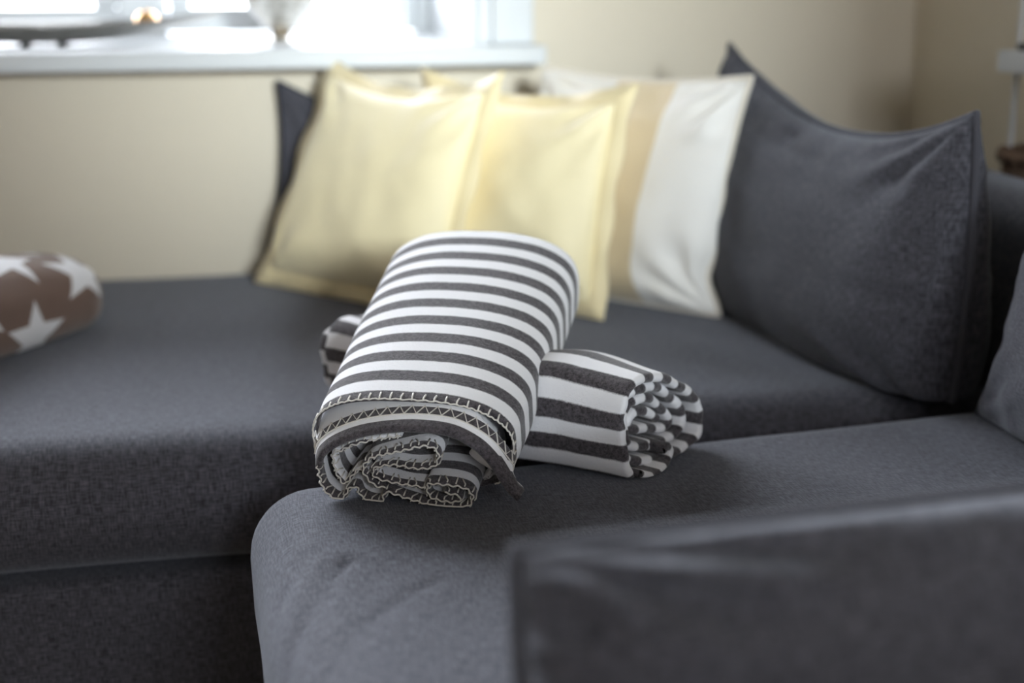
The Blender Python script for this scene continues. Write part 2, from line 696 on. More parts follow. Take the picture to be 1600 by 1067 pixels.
def d_right(p, n):
    x, y, z = p
    y += (-0.062 + 0.10 * x) * sstep(0.9, 1.50, y)
    up = max(0.0, n[2])
    z += up * (0.005 * ns(x * 4, y * 4, 5.0) + 0.008 * math.sin(math.pi * min(1, max(0, (x - 0.05) / 0.9))) * sstep(1.5, 1.2, y))
    x += -min(0.0, n[0]) * (0.004 * ns(y * 6, z * 6, 2) + 0.010 * sstep(1.2, 0.95, y))
    if x < 0.3:
        for cp, amp in zip(CREASE_PTS, (0.0075, 0.0035, 0.003)):
            d2 = np.min((cp[:, 0] - x) ** 2 + (cp[:, 1] - y) ** 2)
            g = amp * (math.exp(-d2 / 0.008 ** 2) - 0.35 * math.exp(-d2 / 0.03 ** 2))
            z -= g * max(0.25, up)
    return np.array((x, y, z))


vs, fs = rbox((0.046, 0.70, 0.255), (1.07, 1.540, SEAT), 0.065, 0.009, d_right)
obj('seat_cushion', vs, fs, M['charcoal'], sofa, boxmap)

vs, fs = rbox((-1.48, 1.622, 0.0), (1.2, 2.635, 0.279), 0.02, 0.06)
obj('chaise_base', vs, fs, M['charcoal'], sofa, boxmap)
vs, fs = rbox((0.068, 0.70, 0.0), (1.2, 1.615, 0.262), 0.02, 0.06)
obj('seat_base', vs, fs, M['charcoal'], sofa, boxmap)


def d_back(p, n):
    x, y, z = p
    z += max(0, n[2]) * 0.006 * ns(y * 4, x * 3, 9)
    x += min(0, n[0]) * 0.006 * ns(y * 4, z * 4, 4)
    return np.array((x, y, z))


vs, fs = rbox((1.06, 0.66, 0.25), (1.215, 2.63, 0.690), 0.06, 0.04, d_back)
obj('backrest', vs, fs, M['charcoal'], sofa, boxmap)


def d_arm(p, n):
    x, y, z = p
    z += max(0, n[2]) * 0.006 * ns(x * 5, y * 5, 2.5)
    return np.array((x, y, z))


vs, fs = rbox((0.150, 0.49, 0.0), (1.215, 0.620, 0.575), 0.05, 0.03, d_arm)
obj('armrest', vs, fs, M['charcoal'], sofa, boxmap)


# ------------------------------------------------------------------ cushions
def make_pillow(name, label, cat, corners, T, mat, edge_mat, group=None, flange=0.0, sag=(0, 0, 0, 0), fat=0.25,
                p=2.6, e=0.55, seed=1, wr=0.009, crumple=0.007, dents=(), ymax=None, xmax=None, edge_name='piping',
                piping=0.0035, n=56, pinch=None):
    BL, BR, TR, TL = [np.array(c, float) for c in corners]
    W = np.linalg.norm(BR - BL)
    H = np.linalg.norm(TL - BL)
    wv = (BR - BL + TR - TL); wv /= np.linalg.norm(wv)
    uvv = (TL - BL + TR - BR); uvv /= np.linalg.norm(uvv)
    N = np.cross(wv, uvv); N /= np.linalg.norm(N)
    sb, sr, st, sl = sag

    def base(u, v):
        a, b = (u + 1) / 2, (v + 1) / 2
        P = BL * (1 - a) * (1 - b) + BR * a * (1 - b) + TR * a * b + TL * (1 - a) * b
        cu, cv = (1 - u * u), (1 - v * v)
        P = P - uvv * st * cu ** 1.0 * b ** 2 + uvv * sb * cu * (1 - b) ** 2
        P = P - wv * sr * cv * a ** 2 + wv * sl * cv * (1 - a) ** 2
        if pinch:
            P = P - wv * pinch[2] * math.exp(-((v - pinch[0]) / pinch[1]) ** 2) * a ** 3
        return P

    ue = 1 - flange

    def thick(u, v):
        a, b = min(1, abs(u / ue)), min(1, abs(v / ue))
        h = T / 2 * ((1 - a ** p) * (1 - b ** p)) ** e * (1 - fat * v)
        return h

    def wrinkle(u, v, side):
        k = (1 - abs(u / ue) ** 10) * (1 - abs(v / ue) ** 10)
        k = max(0, k) ** 0.5
        h = wr * (ns(u * 1.7 + seed, v * 1.7, side) + 0.5 * ns(u * 4 + seed, v * 4 - seed, side))
        # creases fanning out of the corners
        for cx, cy in ((-1, -1), (1, -1), (1, 1), (-1, 1)):
            dx, dy = u - cx, v - cy
            r = math.hypot(dx, dy)
            th = math.atan2(dy, dx)
            h += wr * 0.9 * math.sin(th * 11 + seed * 2.3 + cx + 2 * cy) * math.exp(-((r - 0.35) / 0.28) ** 2)
        h += crumple * ns(v * 9 + seed, u * 1.5, 3) * abs(u) ** 5
        h += crumple * ns(u * 9 + seed, v * 1.5, 5) * abs(v) ** 5
        for (du, dv, su, sv, amp) in dents:
            h += amp * math.exp(-((u - du) / su) ** 2 - ((v - dv) / sv) ** 2)
        return h * k

    def clampz(P):
        P = P.copy()
        P[2] = max(P[2], SEAT + 0.003)
        if ymax is not None:
            P[1] = min(P[1], ymax)
        if xmax is not None:
            P[0] = min(P[0], xmax)
        return P

    ts = np.sin(np.linspace(-1, 1, n + 1) * math.pi / 2) * 0.55 + np.linspace(-1, 1, n + 1) * 0.45
    ts = ts / ts[-1] * ue
    vs, uvs, fs = [], [], []
    for side in (1, -1):
        for j, v in enumerate(ts):
            for i, u in enumerate(ts):
                h = thick(u, v)
                if 0 < i < n and 0 < j < n:
                    h += wrinkle(u, v, side) if side == 1 else 0.5 * wrinkle(u, v, side)
                h = max(h, 0.0)
                vs.append(clampz(base(u, v) + N * h * side))
                uvs.append(((u + 1) / 2 * W, (v + 1) / 2 * H))
    m = (n + 1) * (n + 1)
    remap = list(range(2 * m))
    for j in range(n + 1):
        for i in range(n + 1):
            if i in (0, n) or j in (0, n):
                remap[m + j * (n + 1) + i] = j * (n + 1) + i
    for s in (0, m):
        for j in range(n):
            for i in range(n):
                a = s + j * (n + 1) + i
                q = (a, a + 1, a + n + 2, a + n + 1)
                fs.append(tuple(remap[x] for x in (q if s == 0 else q[::-1])))
    used = sorted({i for f in fs for i in f})
    nm = {o: k for k, o in enumerate(used)}
    vs = [vs[i] for i in used]
    uvs = [uvs[i] for i in used]
    fs = [tuple(nm[i] for i in f) for f in fs]
    root = empty(name, tuple((BL + BR) / 2 * np.array([1, 1, 0]) + np.array([0, 0, SEAT + 0.003])))
    tag(root, label, cat, group)
    obj('cushion_cover', vs, fs, mat, root, uvs)
    # perimeter
    per = []
    k = 40
    for i in range(k): per.append((-1 + 2 * i / k, -1))
    for i in range(k): per.append((1, -1 + 2 * i / k))
    for i in range(k): per.append((1 - 2 * i / k, 1))
    for i in range(k): per.append((-1, 1 - 2 * i / k))
    if flange:
        loops = []
        for c, off in ((ue - 0.015, 0.004), (ue + 0.01, 0.0022), (1.0, 0.0016), (1.0, -0.0016), (ue + 0.01, -0.0022), (ue - 0.015, -0.004)):
            lp = []
            for i, (u, v) in enumerate(per):
                wave = 0.005 * math.sin(i * 0.55 + seed) * (c - ue) / (1 - ue) if c > ue else 0
                lp.append(clampz(base(u * c, v * c) + N * (off + wave)))
            loops.append(lp)
        V, F, U = [], [], []
        for lp, c in zip(loops, (ue, ue, 1, 1, ue, ue)):
            for i, P in enumerate(lp):
                V.append(P)
                U.append((i * 0.012, c * 0.3))
        L_ = len(per)
        for a in range(6):
            b = (a + 1) % 6
            for i in range(L_):
                j = (i + 1) % L_
                F.append((a * L_ + i, a * L_ + j, b * L_ + j, b * L_ + i))
        obj(edge_name, V, F, edge_mat, root, U)
    else:
        t = MB()
        t.tube([clampz(base(u, v)) + np.array([0, 0, 0.001]) for u, v in per], piping, 8, True)
        o = t.build(edge_name, edge_mat, root, smooth=True)
    return root


GY = 'pale yellow scatter cushions'
make_pillow('scatter_cushion', 'pale yellow silky cushion nearest the chaise, first of the leaning row', 'cushion',
            ((0.109, 2.453, SEAT + .004), (0.390, 2.115, SEAT + .004), (0.499, 2.204, 0.822), (0.263, 2.581, 0.830)), 0.125,
            M['yellow'], M['yellow_edge'], flange=0.125, e=0.46, sag=(0.0, 0.012, 0.046, 0.006), seed=2, wr=0.009,
            edge_name='flange', ymax=2.625)
make_pillow('scatter_cushion', 'pale yellow silky cushion standing between the front yellow one and the cream one', 'cushion',
            ((0.342, 2.395, SEAT + .004), (0.623, 2.056, SEAT + .004), (0.682, 2.105, 0.809), (0.408, 2.450, 0.814)), 0.122,
            M['yellow'], M['yellow_edge'], flange=0.125, e=0.46, sag=(0.0, 0.012, 0.034, 0.012), seed=5, wr=0.009,
            edge_name='flange', ymax=2.625)
M['panels'] = banded('cream_beige_white_panels', [(0.42, (0.80, 0.77, 0.70)), (0.70, (0.74, 0.61, 0.40)), (1.01, (0.91, 0.89, 0.85))], 0.44)
make_pillow('scatter_cushion', 'cream white cushion with a beige panel, leaning on the big charcoal cushion', 'cushion',
            ((0.526, 2.382, SEAT + .004), (0.808, 2.043, SEAT + .004), (0.863, 2.089, 0.815), (0.627, 2.465, 0.809)), 0.12,
            M['panels'], M['cream_edge'], sag=(0.0, 0.022, 0.016, 0.01), seed=9, wr=0.009, fat=0.3,
            edge_name='piping', piping=0.0045, ymax=2.625, pinch=(-0.70, 0.18, 0.020))
make_pillow('back_cushion', 'charcoal cushion against the window wall, mostly hidden behind the yellow one', 'cushion',
            ((0.130, 2.585, SEAT + .004), (0.62, 2.585, SEAT + .004), (0.60, 2.605, 0.735), (0.170, 2.605, 0.782)), 0.06,
            M['charcoal_pillow'], M['charcoal_seam'], sag=(0, 0, 0.05, 0.02), seed=3, ymax=2.636, fat=0.1)
make_pillow('back_cushion', 'large charcoal cushion with a peaked corner, behind the cream one in the sofa corner', 'cushion',
            ((0.905, 2.25, SEAT - .030), (0.935, 1.560, SEAT - .030), (0.947, 1.578, 0.808), (0.902, 2.285, 0.852)), 0.205,
            M['charcoal_pillow'], M['charcoal_pillow'], sag=(0.0, -0.012, 0.078, 0.0), seed=14, wr=0.008, crumple=0.012, fat=0.34, p=3.0, e=0.42,
            dents=((-0.15, 0.86, 0.06, 0.10, -0.02), (0.0, 0.75, 0.25, 0.05, -0.006)), piping=0.0055, xmax=1.058)
make_pillow('back_cushion', 'charcoal cushion at the right edge of the photo, above the near seat', 'cushion',
            ((0.935, 1.500, SEAT + .004), (0.935, 0.86, SEAT + .004), (1.045, 0.86, 0.86), (1.025, 1.525, 0.87)), 0.14,
            M['charcoal_pillow'], M['charcoal_seam'], sag=(0.0, 0.02, 0.04, 0.03), seed=21, wr=0.005, crumple=0.010, fat=0.25, xmax=1.058)

make_pillow('lumbar_cushion', 'low wide charcoal cushion in the foreground, out of focus, standing on the near seat', 'cushion',
            ((0.184, 0.705, SEAT + .004), (0.86, 0.705, SEAT + .004), (0.86, 0.775, 0.660), (0.180, 0.775, 0.645)), 0.140,
            M['charcoal_pillow'], M['charcoal_pillow'], sag=(0.0, 0.0, -0.002, -0.004), seed=33, wr=0.014, crumple=0.02, fat=0.0, p=3.2, e=0.32,
            dents=((-0.12, 0.75, 0.05, 0.5, -0.012), (0.05, 0.9, 0.10, 0.2, 0.014), (-0.45, 0.8, 0.10, 0.3, -0.006)), piping=0.005)

# ------------------------------------------------------------------ rolled fleece blankets
def sheet(mb, path, vfun, t, F, st, nv=40, capn=4, closed=False):
    """thick cloth swept along the roll axis.  path: Nx2 section points; vfun(i,s)->(v0,v1); F(a,b,v)->world;
    st(s,v)->stripe count"""
    path = np.array(path, float)
    n = len(path)
    d = np.r_[0, np.cumsum(np.linalg.norm(np.diff(path, axis=0), axis=1))]
    if closed:
        tan = np.roll(path, -1, 0) - np.roll(path, 1, 0)
    else:
        tan = np.gradient(path, axis=0)
    tan /= np.maximum(1e-9, np.linalg.norm(tan, axis=1))[:, None]
    nor = np.stack([-tan[:, 1], tan[:, 0]], 1)
    vs, uvs = [], []
    M_ = 0
    for i in range(n):
        v0, v1 = vfun(i, d[i])
        loop = []
        h = t / 2
        for j in range(nv + 1):
            loop.append((v0 + h + (v1 - v0 - t) * j / nv, h))
        for k in range(1, capn):
            a = math.pi / 2 - math.pi * k / capn
            loop.append((v1 - h + h * math.cos(a), h * math.sin(a)))
        for j in range(nv, -1, -1):
            loop.append((v0 + h + (v1 - v0 - t) * j / nv, -h))
        for k in range(1, capn):
            a = -math.pi / 2 - math.pi * k / capn
            loop.append((v0 + h + h * math.cos(a), h * math.sin(a)))
        M_ = len(loop)
        for (v, o) in loop:
            q = path[i] + nor[i] * o
            vs.append(F(q[0], q[1], v))
            uvs.append((d[i], st(d[i], v)))
    fs = []
    for i in range(n if closed else n - 1):
        i2 = (i + 1) % n
        for k in range(M_):
            k2 = (k + 1) % M_
            fs.append((i * M_ + k, i * M_ + k2, i2 * M_ + k2, i2 * M_ + k))
    if not closed:
        for r in (0, (n - 1) * M_):
            for j in range(nv):
                # bridge top to bottom at the two free ends of the cloth
                top0, top1 = r + j, r + j + 1
                bot = nv + 1 + capn - 1
                b0, b1 = r + bot + nv - j, r + bot + nv - j - 1
                fs.append((top0, top1, b1, b0))
    mb.add(vs, fs, uvs)
    return path, nor, d


def lerp(a, b, t):
    return a + (b - a) * t


# --- front roll: stripes ring the roll
P0 = np.array([.206, 1.342, .508]); P1 = np.array([.37, 1.715, .603])
AX = P1 - P0; LF = np.linalg.norm(AX); AX /= LF
RV = np.array([AX[1], -AX[0], 0]); RV /= np.linalg.norm(RV)
UP = np.cross(RV, AX)


def fl(a, b, v):
    P = P0 + AX * v + RV * a + UP * b
    if P[2] < SEAT + 0.006:
        P[2] = SEAT + 0.006 - 0.02 * (SEAT + 0.006 - P[2])
    return P


def section(s):
    """centre and half sizes of the outer layer along the roll"""
    t = min(1, max(0, (s - 0.035) / (LF - 0.035)))
    ca = lerp(-0.0085, -0.003, t)
    ha = lerp(0.1045, 0.1185, t)
    top = lerp(0.0445, 0.0770, t ** 0.9)
    bot = lerp(-0.056, -0.052, t)
    return ca, ha, (top + bot) / 2, (top - bot) / 2


def f_outer(x, y, v):
    ca, ha, cb, hb = section(v)
    k = 1.0
    if v > LF - 0.035:
        u = (v - (LF - 0.035)) / 0.035
        k = math.sqrt(max(0.0, 1 - 0.50 * u * u)) if u < 1 else math.sqrt(0.50)
    # soft dents along the roll
    w = 1 + 0.02 * ns(x * 1.6 + 3, y * 1.6, v * 9)
    return fl(ca + ha * x * k * w, cb + hb * y * k * w, v)


def sup(th, e=0.82):
    c, s = math.cos(th), math.sin(th)
    if s < 0:
        e *= 0.64
    return (math.copysign(abs(c) ** e, c), math.copysign(abs(s) ** e, s))


PER = 0.0362
front = empty('rolled_blanket', (0.27, 1.5, SEAT + 0.004))
tag(front, 'rolled striped fleece blanket with cream stitching, lying across the other striped roll', 'blanket')
body = MB()
TH = [2 * math.pi * k / 140 for k in range(140)]
unit = [sup(th) for th in TH]
sheet(body, unit, lambda i, s: (0.034 + 0.003 * math.sin(i * 0.09 + 1), LF), 0.05,
      lambda a, b, v: f_outer(a, b, v), lambda s, v: (v - 0.0300) / PER, nv=60, closed=True)

# second layer: its hem comes out further, rolls over into a dark fold with a loose tail, then folds inside
dark = [(0.1085, -0.0410), (0.1035, -0.0360), (0.0930, -0.0225), (0.0790, -0.0010), (0.0620, 0.0160), (0.0355, 0.0280), (-0.0051, 0.0292), (-0.0469, 0.0210),
        (-0.0769, 0.0074), (-0.0945, -0.0076), (-0.1003, -0.0228)]


def second_stripe(s, v):
    if v < 0.0125: return 0.25
    if v < 0.0185: return 0.75
    if v < 0.0310: return 1.25
    return 1.75


def f_second(a, b, v):
    # opens out to meet the outer layer further back
    g = min(1, max(0, v / 0.05))
    tl = sstep(0.060, 0.100, a) * sstep(0.006, 0.034, v) * sstep(-0.018, -0.036, b)
    tl = tl + sstep(0.050, 0.095, a) * sstep(0.028, 0.044, v)
    P = fl(a * (1 + (0.13 if a < 0 else 0.12) * g) - 0.030 * tl, b + 0.011 * g * (1 if b > -0.03 else 0.3) + 0.006 * tl, v)
    return P


dk, _ = resample(catmull(dark, 10), 0.003)
sheet(body, dk, lambda i, s: (0.0 - 0.006 * math.exp(-(s / 0.03) ** 2), 0.11), 0.0075, f_second, second_stripe, nv=44)

bot = [(-0.1010, -0.0200), (-0.1016, -0.0304), (-0.0982, -0.0489), (-0.0856, -0.0600), (-0.0761, -0.0560), (-0.071, -0.0467),
       (-0.0626, -0.0441), (-0.0588, -0.0551), (-0.048, -0.0600), (-0.0363, -0.0580), (-0.0312, -0.0463), (-0.0209, -0.0490),
       (-0.0116, -0.0531), (0.0072, -0.0585), (0.0295, -0.0605), (0.0535, -0.0580), (0.0600, -0.0474), (0.054, -0.0370),
       (0.0361, -0.0325), (0.0155, -0.0333), (0.0130, -0.0400), (0.0150, -0.0500), (0.0275, -0.0535), (0.0440, -0.0520), (0.0470, -0.0450), (0.0310, -0.0430)]
left = [(-0.0129, 0.0150), (-0.0452, 0.0080), (-0.0663, 0.0010), (-0.0770, -0.0060), (-0.0870, -0.0106), (-0.0862, -0.0328),
        (-0.0783, -0.0463), (-0.0703, -0.0381), (-0.0628, -0.0292), (-0.0530, -0.0285), (-0.0477, -0.0411), (-0.0439, -0.0490)]
mid = [(0.0132, -0.0415), (-0.0106, -0.0400), (-0.0263, -0.0366), (-0.0410, -0.0320), (-0.0440, -0.0262), (-0.0405, -0.0205), (-0.0215, -0.0168),
       (0.0007, -0.0179), (0.0200, -0.0145), (0.0258, -0.0060), (0.0250, 0.0040), (0.0150, 0.0085), (0.0026, 0.0068), (-0.0266, -0.0026), (-0.0466, -0.0114),
       (-0.0545, -0.0229), (-0.0503, -0.0338), (-0.0414, -0.0424), (-0.0321, -0.0440)]
rightf = [(0.0330, 0.0160), (0.0560, 0.0080), (0.0700, -0.0090), (0.0760, -0.0260), (0.0720, -0.0420), (0.0640, -0.0520)]


def inner_stripe(s, v):
    return 0.25 if v < 0.012 else (0.5 + (v - 0.012) / 0.030)


inner_paths = []
for pts, v0, t in ((bot, 0.002, 0.0042), (left, 0.012, 0.0040), (mid, 0.006, 0.0042), (rightf, 0.040, 0.0060)):
    pp, _ = resample(catmull(pts, 10), 0.0022)
    sheet(body, pp, lambda i, s, v0=v0: (v0 + 0.0015 * math.sin(s * 90), 0.14), t, fl, inner_stripe, nv=22)
    inner_paths.append((pp, v0, t))
# the windings deeper in the roll
core = [(-0.085 + 0.0, 0.0)]
spir = []
for k in range(260):
    th = k * 0.105
    r = 0.80 - 0.030 * th
    spir.append((r * math.cos(th), r * math.sin(th)))
sheet(body, spir, lambda i, s: (0.13, LF - 0.03 - 0.0 * s), 0.05, f_outer, lambda s, v: (v - 0.03) / PER, nv=16)
body.build('fleece', M['stripes'], front, smooth=True)

# cream edge stitching
st = MB()
RT = 0.00092


def hem_on_outer(v, out=1.0):
    res = []
    for th in np.linspace(-0.62, math.pi + 0.42, 260):
        x, y = sup(th)
        P = f_outer(x, y, v)
        ca, ha, cb, hb = section(v)
        nrm = RV * (x / ha) + UP * (y / hb)
        nrm /= np.linalg.norm(nrm)
        res.append(P + nrm * 0.025 * (ha + hb) / 2 * 1.02 + nrm * 0.0004)
    return res


def outer_pt(th, v):
    x, y = sup(th)
    x2, y2 = x * 1.0, y * 1.0
    ca, ha, cb, hb = section(v)
    # same offset the thick cloth has on its outside
    t0, t1 = sup(th - 0.01), sup(th + 0.01)
    tx, ty = t1[0] - t0[0], t1[1] - t0[1]
    l = math.hypot(tx, ty) or 1
    nx, ny = ty / l, -tx / l
    P = f_outer(x + nx * 0.027, y + ny * 0.027, v)
    return P


def arc_th(step, a, b):
    th, out, acc = a, [a], 0.0
    prev = outer_pt(a, 0.04)
    while th < b:
        th += 0.004
        cur = outer_pt(th, 0.04)
        acc += np.linalg.norm(cur - prev)
        prev = cur
        if acc >= step:
            out.append(th)
            acc = 0.0
    return out


random.seed(4)
ths = arc_th(0.0112, -0.85, math.pi + 0.30)
edge = []
for i, th in enumerate(np.linspace(-0.85, math.pi + 0.30, 150)):
    edge.append(outer_pt(th, 0.0335 + 0.0012 * math.sin(i * 1.9)))
st.tube(edge, RT * 1.05)
for th in ths:
    l = 0.0105 + random.uniform(-0.0015, 0.0015)
    st.tube([outer_pt(th, 0.0330), outer_pt(th + 0.003, 0.0330 + l * 0.5), outer_pt(th + random.uniform(-0.008, 0.008), 0.0330 + l)], RT)


def second_pt(i, v, off=0.0043):
    i = int(min(len(dk) - 1, max(0, i)))
    a = dk[max(0, i - 1)]; b = dk[min(len(dk) - 1, i + 1)]
    tx, ty = b - a
    l = math.hypot(tx, ty)
    return f_second(dk[i][0] + ty / l * off, dk[i][1] - tx / l * off, v)


zig = []
k = 0
for i in range(7, len(dk) - 1, 2):
    zig.append(second_pt(i, 0.0192 if k % 2 else 0.0308, 0.0046))
    k += 1
st.tube(zig, RT)
low = [second_pt(i, 0.0185, 0.0046) for i in range(8, len(dk))]
st.tube(low, RT * 0.8)


def path_pt(pp, i, v, off):
    i = int(min(len(pp) - 1, max(0, i)))
    a = pp[max(0, i - 1)]; b = pp[min(len(pp) - 1, i + 1)]
    tx, ty = b - a
    l = math.hypot(tx, ty) or 1
    return fl(pp[i][0] + ty / l * off, pp[i][1] - tx / l * off, v)


for (pp, v0, t) in inner_paths[:3]:
    s = np.arange(len(pp)) * 0.0022
    ed = []
    for i in range(len(pp)):
        ed.append(path_pt(pp, i, v0 + 0.0015 * math.sin(s[i] * 90) - 0.0008, 0.0012 * math.sin(i * 1.35)))
    st.tube(ed, RT)
    for sgn in (1, -1):
        for i in range(2, len(pp) - 2, 4):
            off = sgn * (t / 2 + 0.0007)
            sl = 2 if (i // 4) % 2 else 0
            st.tube([path_pt(pp, i, v0, off * 0.7), path_pt(pp, i, v0 + 0.003, off), path_pt(pp, i + sl, v0 + 0.0105, off)], RT * 0.9, 5)
st.build('edge_stitching', M['thread'], front, smooth=True)

# --- rear roll: stripes run along the roll
R1 = np.array([0.4804, 1.3999, 0.503]); L1 = np.array([0.1923, 1.7659, 0.503])
AX2 = R1 - L1; LR = np.linalg.norm(AX2); AX2 /= LR
RV2 = np.array([AX2[1], -AX2[0], 0]); RV2 /= np.linalg.norm(RV2)
UP2 = np.cross(RV2, AX2)


def rl(a, b, v):
    t = v / LR
    # flattened where the other roll presses on it
    sq = math.exp(-((t - 0.38) / 0.24) ** 2)
    if b > 0:
        b = b * (1 - 0.24 * sq + 0.20 * math.exp(-((t - 0.80) / 0.14) ** 2))
    a = a + (1 - t) * 0.004
    # pressed out towards the front under that weight
    a = a + 0.036 * math.exp(-((t - 0.60) / 0.22) ** 2) * sstep(-0.02, 0.05, a)
    P = L1 + AX2 * v + RV2 * a + UP2 * b
    P = P - RV2 * 0.0016 * sstep(LR - 0.068, LR - 0.074, v) * (1 if a > 0 else 0)
    P = P + UP2 * 0.004 * ns(a * 25, v * 9, 2) * (1 if b > -0.03 else 0)
    if P[2] < SEAT + 0.007:
        P[2] = SEAT + 0.007 - 0.03 * (SEAT + 0.007 - P[2])
    return P


rear = empty('rolled_blanket', (0.34, 1.58, SEAT + 0.004))
tag(rear, 'rolled striped fleece blanket lying underneath, its coiled end facing right', 'blanket')
rim = [(0.0300, -0.0520), (0.0386, -0.0480), (0.0455, -0.0328), (0.0494, -0.003), (0.0527, 0.0189), (0.0481, 0.0396), (0.0337, 0.0507), (0.008, 0.0523),
       (-0.0324, 0.0403), (-0.0713, 0.0216), (-0.0984, -0.0013), (-0.1068, -0.0231), (-0.0964, -0.0424), (-0.0575, -0.0500),
       (-0.009, -0.0460), (0.018, -0.0400)]
inner = [(0.0335, -0.0290), (0.0375, -0.005), (0.0390, 0.0150), (0.0350, 0.0290), (0.0200, 0.0365), (-0.0058, 0.0355), (-0.0398, 0.0255), (-0.0685, 0.0076),
         (-0.0850, -0.0090), (-0.0880, -0.0240), (-0.0700, -0.0350), (-0.0400, -0.0360), (-0.0050, -0.0310), (0.0180, -0.0230), (0.0250, -0.0040), (0.0240, 0.0130),
         (0.0100, 0.0220), (-0.0150, 0.0200), (-0.0400, 0.0090), (-0.0620, -0.0060), (-0.0690, -0.0180), (-0.0500, -0.0220),
         (-0.0200, -0.0170), (0.0060, -0.0090), (0.0110, 0.0020), (-0.0040, 0.0070), (-0.0240, 0.0010), (-0.0420, -0.0090)]
PR = 0.0355
rp, _ = resample(catmull(rim + inner, 12), 0.0026)
bodyr = MB()
nst = len(rp)
rim_len = 0.40


def rear_v(i, s):
    wob = 0.004 * ns(s * 22, 1.3) + 0.003 * ns(s * 60, 4.1)
    lw = 0.0 if s < 0.36 else -0.022
    rec = -0.010 * sstep(0.30, 0.50, s) - 0.010 * sstep(0.5, 1.0, s)
    return (0.018 + lw + wob, LR + wob + rec)


sheet(bodyr, rp, rear_v, 0.0105, rl, lambda s, v: (s + 0.006) / PR, nv=44, capn=8)
# the loose corner curling out at the bottom of the end
tail = [(0.036, -0.045), (0.018, -0.052), (-0.004, -0.051), (-0.022, -0.046), (-0.030, -0.038), (-0.024, -0.032), (-0.014, -0.034)]
tp, _ = resample(catmull(tail, 12), 0.0026)
sheet(bodyr, tp, lambda i, s: (LR - 0.10, LR + 0.012 + 0.004 * math.sin(s * 60)), 0.008, rl, lambda s, v: (s + 0.012) / 0.030, nv=16, capn=6)
bodyr.build('fleece', M['stripes'], rear, smooth=True)
# --- star blanket on the chaise
SB0 = np.array([-0.180, 2.265, SEAT]); SD = np.array([-0.60, -0.80, 0.0]); SR = np.array([0.80, -0.60, 0.0])
starb = empty('rolled_blanket', (-0.36, 2.07, SEAT + 0.003))
tag(starb, 'rolled brown fleece blanket with white stars, lying on the chaise at left', 'blanket')


def star_sec(v):
    t = min(1, v / 0.36)
    return lerp(0.080, 0.092, t), lerp(0.053, 0.078, t)


def f_star(x, y, v):
    a, b = star_sec(v)
    k = 1.0
    if v < 0.05:
        u = 1 - v / 0.05
        k = math.sqrt(max(0.0, 1 - 0.72 * u * u))
    if v > 0.45:
        u = (v - 0.45) / 0.05
        k = math.sqrt(max(0.0, 1 - 0.72 * min(1, u) ** 2))
    w = 1 + 0.03 * ns(x + 1, y * 2, v * 8)
    P = SB0 + SD * v + SR * (a * x * k * w) + np.array([0, 0, b + b * y * k * w])
    P[2] = max(P[2], SEAT + 0.005)
    return P


spath = []
for k in range(330):
    th = math.pi * 0.5 - 3.6 - k * 0.06
    r = 1.0 if k < 95 else 1.0 - 0.0032 * (k - 95)
    q = sup(th, 0.9)
    spath.append((q[0] * r, q[1] * r))
spath = spath[::-1]
sm = MB()
sheet(sm, spath, lambda i, s: (0.0, 0.50), 0.10, f_star, lambda s, v: v, nv=44, capn=6)
# UV: metres around the roll (from the angle) and along it
sm.uv = []
for P in sm.v:
    rel = np.array(P) - SB0
    v = float(rel @ SD); x = float(rel @ SR)
    a, b = star_sec(max(0, v))
    th = math.atan2((rel[2] - b) / b, x / a)
    sm.uv.append((th * 0.082, v))
M['stars'] = star_fleece('brown_star_fleece', (0.185, 0.118, 0.092), (0.84, 0.84, 0.87),
                         [(0.052, 0.062, 0.066, -2.356), (-0.046, 0.182, 0.062, 0.0), (0.100, 0.178, 0.060, 0.3),
                          (0.012, 0.300, 0.062, 0.9), (0.105, 0.340, 0.062, 0.4), (-0.060, 0.400, 0.062, 0.2), (0.170, 0.080, 0.060, 0.7), (0.185, 0.250, 0.060, 0.1)])
sm.build('fleece', M['stars'], starb, smooth=True)

# ------------------------------------------------------------------ things on the window sill
dish = empty('dish', (-0.23, 2.75, WZ0 + 0.001))
tag(dish, 'long silver boat-shaped dish with small dark feet on the window sill', 'dish')
NV, NU = 60, 24
V, F_ = [], []
C0 = np.array((-0.235, 2.76, WZ0 + 0.0035))
hl, hw = 0.315, 0.085


def dish_pt(s, t, off):
    w = hw * (1 - abs(s) ** 2.2) ** 0.8 + 0.0015
    rimz = 0.034 + 0.020 * abs(s) ** 3
    keel = 0.0 + 0.044 * abs(s) ** 2.4
    z = keel + (rimz - keel) * abs(t) ** 2.2 + off
    return C0 + np.array((s * hl, t * w + 0.05 * s * (s > 0), z))


